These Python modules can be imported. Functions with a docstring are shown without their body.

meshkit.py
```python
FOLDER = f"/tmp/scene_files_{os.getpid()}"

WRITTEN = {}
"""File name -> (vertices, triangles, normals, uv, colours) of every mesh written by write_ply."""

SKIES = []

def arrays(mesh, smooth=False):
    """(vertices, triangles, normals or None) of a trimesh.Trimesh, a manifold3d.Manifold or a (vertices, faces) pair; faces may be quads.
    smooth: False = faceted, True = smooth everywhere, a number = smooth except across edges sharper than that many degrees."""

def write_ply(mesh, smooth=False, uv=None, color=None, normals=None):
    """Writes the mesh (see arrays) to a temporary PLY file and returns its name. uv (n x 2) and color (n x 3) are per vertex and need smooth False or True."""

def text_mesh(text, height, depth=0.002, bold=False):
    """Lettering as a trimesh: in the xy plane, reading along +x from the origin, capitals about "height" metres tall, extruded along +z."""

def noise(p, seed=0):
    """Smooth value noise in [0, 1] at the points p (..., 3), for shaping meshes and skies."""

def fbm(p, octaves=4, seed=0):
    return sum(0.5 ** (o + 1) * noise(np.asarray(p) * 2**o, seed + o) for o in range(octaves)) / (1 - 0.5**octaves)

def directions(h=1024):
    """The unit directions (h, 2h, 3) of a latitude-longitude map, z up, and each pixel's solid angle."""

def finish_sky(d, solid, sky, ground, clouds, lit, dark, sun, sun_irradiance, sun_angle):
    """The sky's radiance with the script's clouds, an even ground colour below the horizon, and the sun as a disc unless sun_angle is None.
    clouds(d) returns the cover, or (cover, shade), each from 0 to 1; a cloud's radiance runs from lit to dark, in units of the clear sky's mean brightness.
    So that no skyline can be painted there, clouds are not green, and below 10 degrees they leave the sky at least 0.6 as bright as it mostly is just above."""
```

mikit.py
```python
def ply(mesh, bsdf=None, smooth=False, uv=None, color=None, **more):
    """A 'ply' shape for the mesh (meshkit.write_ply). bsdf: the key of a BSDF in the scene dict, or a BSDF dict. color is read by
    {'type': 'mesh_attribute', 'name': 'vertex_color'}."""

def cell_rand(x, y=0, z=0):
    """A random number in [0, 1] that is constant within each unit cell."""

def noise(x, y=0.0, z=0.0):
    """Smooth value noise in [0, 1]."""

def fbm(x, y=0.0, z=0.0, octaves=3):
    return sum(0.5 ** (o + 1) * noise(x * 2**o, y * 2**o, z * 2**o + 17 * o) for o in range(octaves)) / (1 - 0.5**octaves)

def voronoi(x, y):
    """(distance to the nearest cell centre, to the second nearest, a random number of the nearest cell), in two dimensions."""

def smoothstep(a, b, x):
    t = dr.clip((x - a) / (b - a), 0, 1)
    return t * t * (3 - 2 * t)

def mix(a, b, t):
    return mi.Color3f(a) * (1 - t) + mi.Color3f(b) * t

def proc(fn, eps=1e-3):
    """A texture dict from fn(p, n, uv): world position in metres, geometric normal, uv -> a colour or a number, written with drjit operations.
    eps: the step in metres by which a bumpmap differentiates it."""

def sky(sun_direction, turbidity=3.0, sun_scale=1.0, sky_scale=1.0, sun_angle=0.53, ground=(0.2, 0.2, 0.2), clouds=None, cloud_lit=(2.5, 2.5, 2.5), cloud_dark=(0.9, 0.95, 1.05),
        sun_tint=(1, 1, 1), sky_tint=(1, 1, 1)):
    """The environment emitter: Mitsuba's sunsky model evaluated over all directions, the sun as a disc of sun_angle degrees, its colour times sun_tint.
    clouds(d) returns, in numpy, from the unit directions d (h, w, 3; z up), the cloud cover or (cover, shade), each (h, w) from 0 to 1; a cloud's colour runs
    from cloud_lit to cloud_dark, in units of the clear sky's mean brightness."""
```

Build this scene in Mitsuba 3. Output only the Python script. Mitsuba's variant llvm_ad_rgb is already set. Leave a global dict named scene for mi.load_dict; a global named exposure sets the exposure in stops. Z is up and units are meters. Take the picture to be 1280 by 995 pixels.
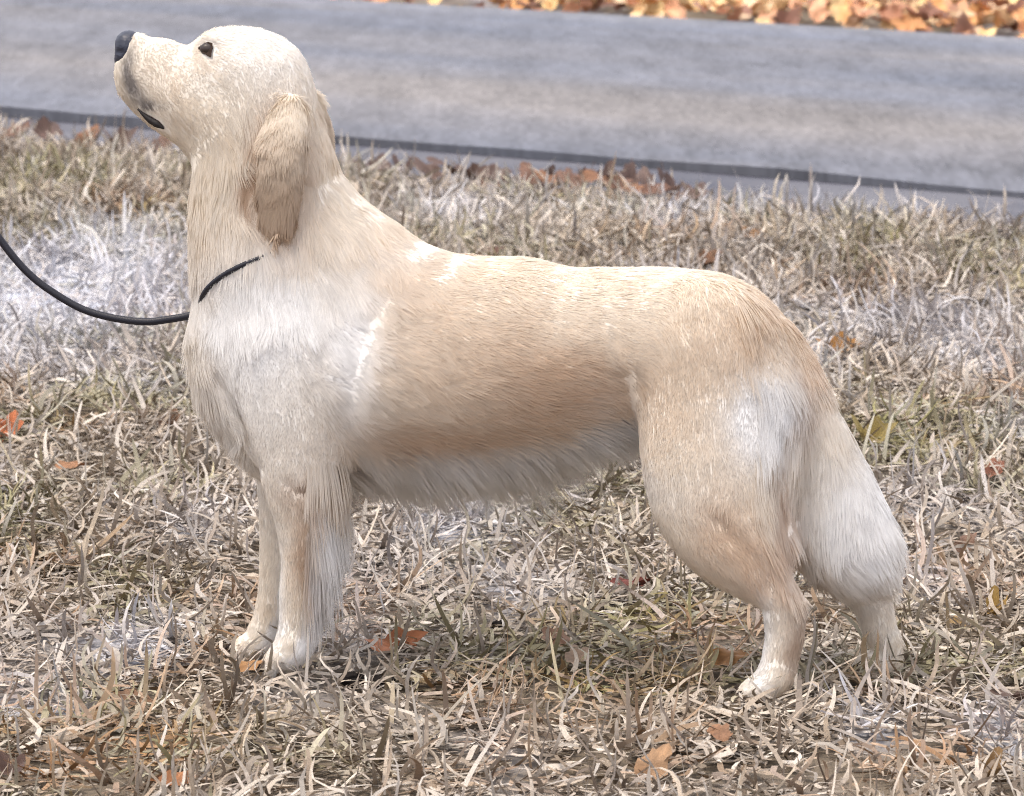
import math
import numpy as np, trimesh, drjit as dr, mitsuba as mi, mikit, meshkit
from scipy.spatial import cKDTree
from mikit import proc, noise, fbm, voronoi, smoothstep, mix, cell_rand

T = mi.ScalarTransform4f
rng = np.random.default_rng(20240611)
scene, labels = {'type': 'scene'}, {}

# ------------------------------------------------------------------ camera, sky, exposure
PITCH = math.radians(8.3888)
scene['camera'] = {'type': 'thinlens', 'fov': 11.533, 'fov_axis': 'x', 'near_clip': 0.1, 'far_clip': 2000.0,
                   'aperture_radius': 0.006, 'focus_distance': 7.5,
                   'to_world': T().look_at(origin=[0, 0, 1.5], target=[0, math.cos(PITCH), 1.5 - math.sin(PITCH)], up=[0, 0, 1])}


def overcast(d):
    low = 1 - np.clip(d[..., 2], 0, 1)                       # an even overcast sky, duller towards the horizon all round
    wave = meshkit.fbm(d * 2.2 + 7, 3, 5)
    return np.ones(d.shape[:2]), np.clip(0.15 + 0.75 * low ** 2 + 0.5 * (wave - 0.5), 0, 1)


scene['sky'] = mikit.sky([-0.34, -0.22, 0.91], turbidity=3, sun_scale=0.3, sun_angle=22, clouds=overcast,
                         cloud_lit=(2.48, 2.5, 2.68), cloud_dark=(1.12, 1.15, 1.32), sun_tint=(0.93, 0.97, 1.05), ground=(0.3, 0.27, 0.25))
exposure = 2.78

# ------------------------------------------------------------------ helpers
def ribbons(P, Wd, w, color, bsdf, nrm=None):
    """P (n, k, 3) centre lines, Wd (n, k, 3) or (n, 1, 3) unit width directions, w (n, k) widths (the last point is a tip), color (n, k, 3)."""
    n, k = P.shape[:2]
    Wd = np.broadcast_to(Wd, P.shape)
    off = Wd * (w[..., None] / 2)
    L, R = P[:, :-1] - off[:, :-1], P[:, :-1] + off[:, :-1]
    V = np.concatenate([np.stack([L, R], 2).reshape(n, -1, 3), P[:, -1:]], 1)          # 2(k-1)+1 per blade
    C = np.concatenate([np.repeat(color[:, :-1], 2, 1), color[:, -1:]], 1)
    m = 2 * (k - 1) + 1
    f = []
    for i in range(k - 2):
        a = 2 * i
        f += [[a, a + 1, a + 3], [a, a + 3, a + 2]]
    a = 2 * (k - 2)
    f.append([a, a + 1, a + 2])
    Fc = (np.arange(n) * m)[:, None, None] + np.array(f)[None]
    V, Fc, C = V.reshape(-1, 3), Fc.reshape(-1, 3), np.clip(C.reshape(-1, 3), 0.004, 0.95)
    if nrm is not None:
        N = np.concatenate([np.repeat(nrm[:, :-1], 2, 1), nrm[:, -1:]], 1).reshape(-1, 3)
        path = meshkit.write_ply((V, Fc), False, None, C, normals=N)
        return {'type': 'ply', 'filename': path, 'face_normals': False, 'bsdf': {'type': 'ref', 'id': bsdf}}
    return mikit.ply((V, Fc), bsdf, smooth=False, color=C)


def unit(v):
    return v / np.maximum(np.linalg.norm(v, axis=-1, keepdims=True), 1e-9)


def tube(path, radius, sides=8):
    p = np.asarray(path, float)
    t = unit(np.gradient(p, axis=0))
    a = unit(np.cross(t, [0.1, 0.2, 1.0]))
    b = np.cross(t, a)
    ang = np.arange(sides) / sides * 2 * np.pi
    ring = p[:, None] + np.broadcast_to(radius, (len(p),))[:, None, None] * (a[:, None] * np.cos(ang)[None, :, None] + b[:, None] * np.sin(ang)[None, :, None])
    V = np.vstack([ring.reshape(-1, 3), p[:1], p[-1:]])
    F = []
    n = len(p)
    for i in range(n - 1):
        for j in range(sides):
            q = (j + 1) % sides
            F += [[i * sides + j, i * sides + q, (i + 1) * sides + q], [i * sides + j, (i + 1) * sides + q, (i + 1) * sides + j]]
    for j in range(sides):
        q = (j + 1) % sides
        F += [[n * sides, q, j], [n * sides + 1, (n - 1) * sides + j, (n - 1) * sides + q]]
    m = trimesh.Trimesh(V, np.array(F), process=False)
    m.fix_normals()
    return m


def catmull(pts, n):
    from scipy.interpolate import PchipInterpolator, CubicSpline
    p = np.asarray(pts, float)
    s = np.r_[0, np.cumsum(np.linalg.norm(np.diff(p, axis=0), axis=1))]
    return CubicSpline(s, p)(np.linspace(0, s[-1], n))


VCOL = {'type': 'mesh_attribute', 'name': 'vertex_color'}


def matte(key, tex=VCOL):
    scene[key] = {'type': 'twosided', 'bsdf': {'type': 'diffuse', 'reflectance': tex}}


matte('blade_matte'); matte('soil_matte'); matte('coat_matte'); matte('skin_matte')
scene['fur_matte'] = {'type': 'principledthin', 'base_color': VCOL, 'roughness': 0.6, 'diff_trans': 0.95, 'spec_trans': 0.0, 'eta': 1.4}

# ------------------------------------------------------------------ the lie of the land
R0, RD = np.array([0.0, 15.318]), np.array([0.781, -0.6245])
RN = np.array([0.6245, 0.781])                               # across the road, away from the dog
ROAD_W = 4.7


def road_st(x, y):
    return (x - R0[0]) * RD[0] + (y - R0[1]) * RD[1], (x - R0[0]) * RN[0] + (y - R0[1]) * RN[1]


def sstep(a, b, x):
    t = np.clip((x - a) / (b - a), 0, 1)
    return t * t * (3 - 2 * t)


def height(x, y):
    x, y = np.asarray(x, float), np.asarray(y, float)
    s, t = road_st(x, y)
    p = np.stack([x, y, np.zeros_like(x)], -1)
    z = 0.05 * (meshkit.fbm(p * 1.6, 3, 3) - 0.5) + 0.03 * (meshkit.fbm(p * 7, 2, 9) - 0.5)
    calm = np.exp(-(((x - 0.03) / 0.8) ** 2 + ((y - 7.45) / 0.5) ** 2))
    z = z * (1 - 0.8 * calm) - 0.012
    dip = sstep(-0.85, -0.55, t) * (1 - sstep(ROAD_W + 0.05, ROAD_W + 0.35, t))
    z = z * (1 - dip) - 0.14 * dip
    return z + 0.25 * sstep(ROAD_W + 0.3, ROAD_W + 4, t) * 0.8


# frost and colour patches lie where they lie on the ground: (x, y, radius along x, radius along y, strength)
FROST = [
    (-1.084, 11.965, 0.209, 0.644, 1.7),
    (-0.905, 12.12, 0.135, 0.55, 0.9),
    (-1.105, 11.382, 0.163, 0.556, 0.5),
    (-0.797, 11.382, 0.091, 0.416, 0.6),
    (-0.09, 8.673, 0.111, 0.179, 1.0),
    (-0.566, 7.662, 0.049, 0.192, 0.8),
    (-0.544, 8.714, 0.084, 0.206, 0.4),
    (-0.172, 13.516, 0.15, 0.486, 0.5),
    (0.447, 13.42, 0.128, 0.383, 0.4),
    (1.308, 13.516, 0.129, 0.35, 0.7),
    (0.973, 11.112, 0.142, 0.797, 0.2),
    (0.619, 10.487, 0.05, 0.355, 0.5),
    (0.51, 7.043, 0.034, 0.109, 0.9),
    (0.698, 6.989, 0.045, 0.161, 0.8),
    (-0.696, 7.21, 0.07, 0.114, 0.5),
    (0.732, 8.967, 0.086, 0.174, 0.5),
    (-0.272, 7.694, 0.074, 0.161, 0.4),
    (-0.944, 10.981, 0.227, 0.388, 0.4),
    (0.27, 10.606, 0.017, 0.121, 0.0),
    (-0.105, 8.173, 0.157, 0.181, 0.3),
    (-0.875, 17.865, 0.028, 0.337, 0.0),
]
OLIVE = [
    (-1.354, 14.231, 0.102, 0.538, 0.9),
    (-1.185, 14.231, 0.056, 0.323, 0.9),
    (-0.591, 7.927, 0.057, 0.205, 0.8),
    (-0.859, 8.797, 0.07, 0.335, 0.6),
    (0.07, 8.714, 0.098, 0.247, 0.6),
    (0.226, 7.825, 0.075, 0.167, 0.8),
    (0.618, 13.916, 0.11, 0.515, 0.7),
    (0.93, 13.324, 0.106, 0.473, 0.6),
    (-0.592, 7.21, 0.07, 0.142, 0.7),
    (-0.067, 8.321, 0.067, 0.188, 0.5),
    (0.104, 7.21, 0.07, 0.142, 0.6),
    (0.695, 9.669, 0.077, 0.252, 0.5),
    (-0.377, 6.884, 0.078, 0.156, 0.4),
    (0.598, 7.759, 0.075, 0.197, 0.4),
    (0.791, 12.441, 0.119, 0.413, 0.4),
    (-0.93, 13.324, 0.106, 0.378, 0.5),
]
RUST = [
    (-0.4, 7.536, 0.073, 0.112, 0.9),
    (-0.488, 6.884, 0.1, 0.208, 0.7),
    (-0.586, 6.731, 0.087, 0.124, 0.6),
    (0.211, 6.884, 0.055, 0.156, 0.6),
    (0.074, 7.694, 0.049, 0.129, 0.4),
    (0.328, 7.567, 0.049, 0.125, 0.5),
    (0.597, 6.731, 0.054, 0.149, 0.5),
    (-0.725, 7.267, 0.035, 0.231, 0.5),
]
DARK = [
    (-0.222, 7.456, 0.042, 0.085, 1.0),
    (0.169, 14.21, 0.338, 0.3, 1.3),
    (-0.184, 14.517, 0.276, 0.224, 0.8),
    (-0.018, 7.92, 0.018, 0.068, 1.0),
    (-0.209, 14.675, 0.186, 0.229, 0.7),
    (-1.302, 15.52, 0.27, 0.306, 0.8),
    (0.528, 7.825, 0.031, 0.133, 0.6),
    (-0.538, 7.267, 0.035, 0.115, 0.4),
    (0.701, 7.267, 0.035, 0.069, 0.7),
    (0.735, 10.981, 0.07, 0.155, 0.4),
    (-0.181, 7.043, 0.068, 0.109, 0.3),
    (0.418, 7.21, 0.07, 0.114, 0.3),
]


def blobs(x, y, L):
    o = np.zeros_like(x)
    for a, b, ra, rb, w in L:
        o = o + w * np.exp(-(((x - a) / ra) ** 2 + ((y - b) / rb) ** 2))
    return o


def frost_at(x, y):
    p = np.stack([x, y, np.zeros_like(x)], -1)
    n = meshkit.fbm(p * np.array([3.0, 2.0, 1]), 3, 21)
    m = meshkit.fbm(p * 14, 2, 22)
    return np.clip(blobs(x, y, FROST) * (0.45 + 1.1 * m) + 0.55 * sstep(0.56, 0.75, n) * (0.3 + m) * (0.35 + 0.65 * sstep(7.2, 8.6, y)), 0, 1)


# ground sheet: fine where the camera looks, reaching to the horizon
def spread(a, b, step, far):
    k = np.geomspace(step, far, 26)
    return np.r_[a - np.cumsum(k)[::-1], np.arange(a, b, step), b + np.cumsum(k)]


gx, gy = spread(-2.6, 2.8, 0.03, 90.0), spread(5.8, 16.2, 0.03, 90.0)
X, Y = np.meshgrid(gx, gy, indexing='ij')
Z = height(X, Y)
ni, nj = X.shape
idx = np.arange(ni * nj).reshape(ni, nj)
Fg = np.stack([idx[:-1, :-1], idx[1:, :-1], idx[1:, 1:], idx[:-1, 1:]], -1).reshape(-1, 4)
pg = np.stack([X, Y, 0 * X], -1).reshape(-1, 3)
n1, n2 = meshkit.fbm(pg * 9, 3, 31)[:, None], meshkit.fbm(pg * 2.3, 3, 32)[:, None]
col = (np.array([0.135, 0.108, 0.08]) * (0.55 + 0.9 * n1) * (1 - 0.3 * n2) + np.array([0.10, 0.085, 0.068]) * n2)
fr = frost_at(X.ravel(), Y.ravel())[:, None]
col = col * (1 - 0.85 * fr) + np.array([0.66, 0.69, 0.78]) * 0.85 * fr
scene['ground'] = mikit.ply((np.stack([X, Y, Z], -1).reshape(-1, 3), Fg), 'soil_matte', smooth=True, color=np.clip(col, 0.01, 0.9))
labels['ground'] = {'kind': 'structure', 'label': 'brown frosty soil under the dead grass'}


# ------------------------------------------------------------------ road, gutter
def road_sheet(t0, t1, dt, zfun, s0=-70, s1=70, ds=0.25):
    s, t = np.arange(s0, s1, ds), np.linspace(t0, t1, max(2, int(round((t1 - t0) / dt)) + 1))
    S, Tt = np.meshgrid(s, t, indexing='ij')
    P = np.stack([R0[0] + S * RD[0] + Tt * RN[0], R0[1] + S * RD[1] + Tt * RN[1], zfun(S, Tt)], -1)
    i = np.arange(S.size).reshape(S.shape)
    return P.reshape(-1, 3), np.stack([i[:-1, :-1], i[1:, :-1], i[1:, 1:], i[:-1, 1:]], -1).reshape(-1, 4)


def asphalt_tex(p, n, uv):
    s = (p.x - R0[0]) * RD[0] + (p.y - R0[1]) * RD[1]
    t = (p.x - R0[0]) * RN[0] + (p.y - R0[1]) * RN[1]
    band = fbm(s * 0.35, t * 1.5, 0, 3)
    streak = 0.5 * fbm(s * 0.5, t * 4.0, 3, 3) + 0.5 * fbm(p.x * 7.0, p.y * 1.5, 9, 4)
    wear = dr.exp(-dr.square((t - 0.95) / 0.45)) + 0.45 * dr.exp(-dr.square((t - 3.3) / 0.6))
    grit = 0.45 * noise(p.x * 75, p.y * 14, 1) + 0.55 * fbm(p.x * 17, p.y * 3.2, 1, 3)
    base = mix((0.092, 0.101, 0.128), (0.140, 0.131, 0.130), dr.clip(0.25 + 0.55 * wear + 1.3 * (band - 0.5), 0, 1))
    base = mix(base, (0.137, 0.137, 0.150), dr.clip(smoothstep(3.6, 4.7, t) * 0.6, 0, 1))
    return base * (0.28 + 0.76 * streak + 0.70 * grit) 


def gutter_tex(p, n, uv):
    s = (p.x - R0[0]) * RD[0] + (p.y - R0[1]) * RD[1]
    t = (p.x - R0[0]) * RN[0] + (p.y - R0[1]) * RN[1]
    base = mix((0.085, 0.09, 0.115), (0.20, 0.198, 0.215), fbm(s * 1.3, t * 5, 4, 3))
    edge_dark = smoothstep(-0.06, 0.0, t + 0.07 * (fbm(s * 2.2, 0, 1, 3) - 0.5))  # darker strip along the foot of the road edge
    grass_side = smoothstep(-0.45, -0.75, t + 0.2 * (fbm(s * 3, t * 3, 2) - 0.5))
    return mix(mix(base, (0.055, 0.055, 0.07), edge_dark * 0.9), (0.13, 0.10, 0.08), grass_side)


def bumpy(key, tex, fn, scale, eps):
    scene[key] = {'type': 'bumpmap', 'scale': scale, 'arbitrary': proc(fn, eps), 'nested': {'type': 'diffuse', 'reflectance': proc(tex)}}


scene['asphalt'] = {'type': 'twosided', 'bsdf': {'type': 'principled', 'base_color': proc(asphalt_tex), 'roughness': 0.75, 'specular': 0.3}}
scene['gutter_concrete'] = {'type': 'twosided', 'bsdf': {'type': 'diffuse', 'reflectance': proc(gutter_tex)}}
rv, rf = road_sheet(0.0, ROAD_W, 0.235, lambda s, t: 0.008 + 0.034 * (meshkit.fbm(np.stack([s * 1.3, 0 * s, 0 * s], -1), 3, 12) - 0.5) * (t < 0.1) + 0.05 * (1 - ((t - 2.35) / 2.35) ** 2))
s_line = rv[:, 0] * RD[0] + rv[:, 1] * RD[1]
t_line = (rv[:, 0] - R0[0]) * RN[0] + (rv[:, 1] - R0[1]) * RN[1]
jit = 0.05 * (meshkit.fbm(np.stack([s_line * 1.1, 0 * s_line, 0 * s_line], -1), 4, 2) - 0.5)
edge = (t_line < 0.01)
rv[edge, 0] += (jit * RN[0])[edge]; rv[edge, 1] += (jit * RN[1])[edge]
e0 = np.nonzero(edge)[0]                                     # the worn broken edge of the surface course
skirt = rv[e0].copy(); skirt[:, 2] -= 0.04
k0 = len(rv)
sf = [[e0[i], e0[i + 1], k0 + i + 1, k0 + i] for i in range(len(e0) - 1)]
scene['road'] = mikit.ply((np.vstack([rv, skirt]), np.vstack([rf, np.array(sf)])), 'asphalt', smooth=40)
labels['road'] = {'kind': 'structure', 'label': 'pale frosty asphalt lane behind the dog'}
gv, gf = road_sheet(-0.95, 0.04, 0.11, lambda s, t: -0.020 - 0.04 * np.clip((-0.5 - t) / 0.45, 0, 1))
scene['gutter'] = mikit.ply((gv, gf), 'gutter_concrete', smooth=True)
labels['gutter'] = {'kind': 'structure', 'label': 'grey gutter strip between the grass and the asphalt lane'}


# ------------------------------------------------------------------ dead, frosted grass
def blades(n, region, spec):
    """n blades over region (x half-width as a function of y, y0, y1)."""
    y = np.sqrt(rng.uniform(region[0] ** 2, region[1] ** 2, n))
    x = rng.uniform(-1, 1, n) * (0.105 * y + spec.get('margin', 0.55))
    if spec.get('margin', 0.55) > 1:                          # only beside the strip that is already planted
        o = np.abs(x) > 0.105 * y + 0.5
        x, y = x[o], y[o]
        n = len(x)
    clump = meshkit.fbm(np.stack([x * 11, y * 9, 0 * x], -1), 2, spec['seed'])
    keep = rng.random(n) < np.clip(0.25 + 1.5 * (clump - 0.25), 0.1, 1)
    s, t = road_st(x, y)
    edge = -0.58 + 0.16 * (meshkit.fbm(np.stack([s * 4, 0 * s, 0 * s], -1), 3, 5) - 0.5)
    keep &= t < edge
    fr0 = frost_at(x, y)
    hard = blobs(x, y, [FROST[0]])
    keep &= rng.random(n) > hard * spec.get('thin', 0.4)
    dk = blobs(x, y, DARK)
    keep &= rng.random(n) > dk * 0.6
    x, y, fr0, clump = x[keep], y[keep], fr0[keep], clump[keep]
    n = len(x)
    K = spec['k']
    size = 0.8 + 0.5 * rng.random(n) + 0.035 * np.clip(y - 7, 0, 9)
    ln = spec['len'] * (0.6 + 0.8 * rng.random(n)) * size
    wd = spec['wid'] * (0.6 + 0.7 * rng.random(n)) * size
    p0 = np.stack([x, y, 0 * x], -1)
    az0 = 4 * np.pi * meshkit.fbm(p0 * 3.2, 2, 61) + rng.normal(0, 1.1, n)
    th0 = np.radians(rng.normal(spec['th'], spec['ths'], n))
    dth = np.radians(rng.normal(spec['dth'], spec['dths'], n)) / (K - 1)
    daz = np.radians(rng.normal(0, spec['curl'], n)) / (K - 1)
    kk = np.arange(K - 1)
    th = th0[:, None] + dth[:, None] * kk
    az = az0[:, None] + daz[:, None] * kk
    d = np.stack([np.sin(th) * np.cos(az), np.sin(th) * np.sin(az), np.cos(th)], -1)
    P = np.concatenate([np.zeros((n, 1, 3)), np.cumsum(d * (ln / (K - 1))[:, None, None], 1)], 1)
    gz = height(x, y)
    P += np.stack([x, y, gz + spec['z0'] * rng.random(n) - 0.004], -1)[:, None]
    low = gz[:, None] + 0.004 + 0.014 * rng.random((n, 1))
    P[..., 2] = np.where(P[..., 2] < low, low + 0.25 * (low - P[..., 2]).clip(0, 0.02), P[..., 2])
    side = unit(np.stack([-np.sin(az0), np.cos(az0), rng.normal(0, 0.35, n)], -1))[:, None]
    taper = np.r_[0.75, np.linspace(1.0, 0.55, K - 1)]
    w = wd[:, None] * taper
    # colour: bleached straw, some tan, some brown, olive tufts; frost on top
    straw = np.array([0.435, 0.365, 0.29])
    pale = np.array([0.58, 0.515, 0.44])
    tan = np.array([0.30, 0.235, 0.175])
    brown = np.array([0.18, 0.13, 0.09])
    olive = np.array([0.235, 0.225, 0.085])
    rust = np.array([0.34, 0.185, 0.085])
    r = rng.random(n)
    q = meshkit.fbm(p0 * np.array([2.6, 1.8, 1]), 3, 77) + 0.12 * sstep(7.6, 6.6, y)
    o = np.clip(blobs(x, y, OLIVE) + 0.6 * sstep(0.54, 0.70, meshkit.fbm(p0 * 3.1, 3, 78)), 0, 1)
    ru = np.clip(blobs(x, y, RUST) + 0.6 * sstep(0.60, 0.75, meshkit.fbm(p0 * 3.7, 3, 79)), 0, 1)
    c = straw * np.ones((n, 1))
    m1 = sstep(0.45, 0.95, r + spec.get('pale', 0.0))[:, None]
    c = c * (1 - m1) + pale * m1
    m2 = (sstep(0.5, 0.1, r) * (0.5 + 1.2 * (q - 0.3)).clip(0, 1) * (1 - spec.get('pale', 0)))[:, None]
    c = c * (1 - m2) + tan * m2
    m3 = ((rng.random(n) < 0.09 + 0.3 * (q - 0.5)) * 0.8)[:, None]
    c = c * (1 - m3) + brown * m3
    m4 = (o * (rng.random(n) < 0.65))[:, None]
    c = c * (1 - m4 * 0.85) + olive * m4 * 0.85
    m5 = (ru * (rng.random(n) < 0.6))[:, None]
    c = c * (1 - m5 * 0.8) + rust * m5 * 0.8
    c = c * (0.62 + 0.66 * rng.random((n, 1)))
    tip = np.linspace(0, 1, K)[None, :, None]
    C = c[:, None] * (0.92 + 0.16 * tip)
    f = np.clip(fr0[:, None] * (0.5 + 0.7 * rng.random((n, 1))) + (0.14 + 0.20 * sstep(6.9, 8.2, y))[:, None] * rng.random((n, 1)) ** 2.5, 0, 1)[..., None] * (0.6 + 0.4 * tip)
    C = C * (1 - 0.8 * f) + np.array([0.68, 0.70, 0.78]) * 0.8 * f
    return ribbons(P, side, w, C * 0.9, 'blade_matte')


MAT = dict(k=7, len=0.088, wid=0.0074, th=72, ths=16, dth=40, dths=60, curl=170, z0=0.020, seed=41)
TUFT = dict(k=7, len=0.066, wid=0.0060, th=38, ths=20, dth=105, dths=55, curl=140, z0=0.006, seed=42)
STRAW = dict(k=7, len=0.082, wid=0.0055, th=24, ths=15, dth=45, dths=40, curl=60, z0=0.004, seed=43, pale=0.55)
WIDE = dict(k=4, len=0.10, wid=0.013, th=58, ths=22, dth=60, dths=45, curl=90, z0=0.02, seed=44, margin=3.6)
GR = (6.1, 15.8)
scene['grass__001'] = blades(122000, GR, MAT)
scene['grass__002'] = blades(74000, GR, TUFT)
scene['grass__003'] = blades(9000, GR, STRAW)
scene['grass__004'] = blades(110000, (5.0, 17.5), WIDE)
labels['grass'] = {'kind': 'stuff', 'label': 'dead beige grass with white frost and olive tufts around the dog'}


# ------------------------------------------------------------------ fallen leaves
def leaf_mesh(seed, lobes=5, curl=0.5, length=1.0):
    """A lobed autumn leaf about 1 long with a stalk, curled along and across, 40-odd triangles with both faces."""
    r = np.random.default_rng(seed)
    na, nr = 26, 3
    a = np.linspace(-np.pi, np.pi, na, endpoint=False)
    rad = 0.30 + 0.13 * np.abs(np.cos(a * lobes / 2.0)) ** 0.8 + 0.03 * r.normal(size=na)
    rad *= 1 - 0.25 * np.abs(np.sin(a))
    V, F, U = [[0, 0, 0]], [], [0.0]
    for k in range(1, nr + 1):
        q = k / nr
        V += [[1.25 * rad[i] * np.cos(a[i]) * q, rad[i] * np.sin(a[i]) * q, 0] for i in range(na)]
        U += [q] * na
    for i in range(na):
        j = (i + 1) % na
        F.append([0, 1 + i, 1 + j])
        for k in range(nr - 1):
            b = 1 + k * na
            F += [[b + i, b + na + i, b + na + j], [b + i, b + na + j, b + j]]
    V = np.array(V, float)
    n0 = len(V)
    st = np.array([[-0.4, -0.012, 0], [-0.4, 0.012, 0], [-0.62, 0.02, 0.0], [-0.62, -0.0, 0.0]])
    V = np.vstack([V, st]); F += [[n0, n0 + 1, n0 + 2], [n0, n0 + 2, n0 + 3]]
    x, y = V[:, 0].copy(), V[:, 1].copy()
    ph = r.uniform(0, 6)
    z = curl * (1.1 * y ** 2 + 0.55 * x ** 2) + 0.06 * np.sin(9 * x + ph) * np.cos(8 * y) + 0.10 * curl * np.sin(4 * x + 5 * y + ph) - 0.03 * np.exp(-(y / 0.03) ** 2)
    V[:, 2] = z
    V[:, 1] *= 1 - 0.35 * curl * np.abs(y)
    vein = np.exp(-(np.abs(np.sin(np.arctan2(y, x) * 2.5)) / 0.16) ** 2) * (np.hypot(x, y) > 0.05)
    blot = meshkit.fbm(V * 6 + seed, 2, seed)
    shade = (0.7 + 0.65 * blot)[:, None] * (1 + 0.25 * vein[:, None])
    return V * length, np.array(F), shade


LEAF = [leaf_mesh(100 + i, lobes=(5, 4, 6, 5, 3, 5)[i], curl=(0.5, 0.9, 0.3, 1.3, 0.8, 1.6)[i]) for i in range(6)]


def leaf_ply(i, rgb):
    V, F, sh = LEAF[i]
    return mikit.ply((V, F), 'leaf_matte', smooth=True, color=np.clip(np.array(rgb) * sh, 0.005, 0.9))


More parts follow.
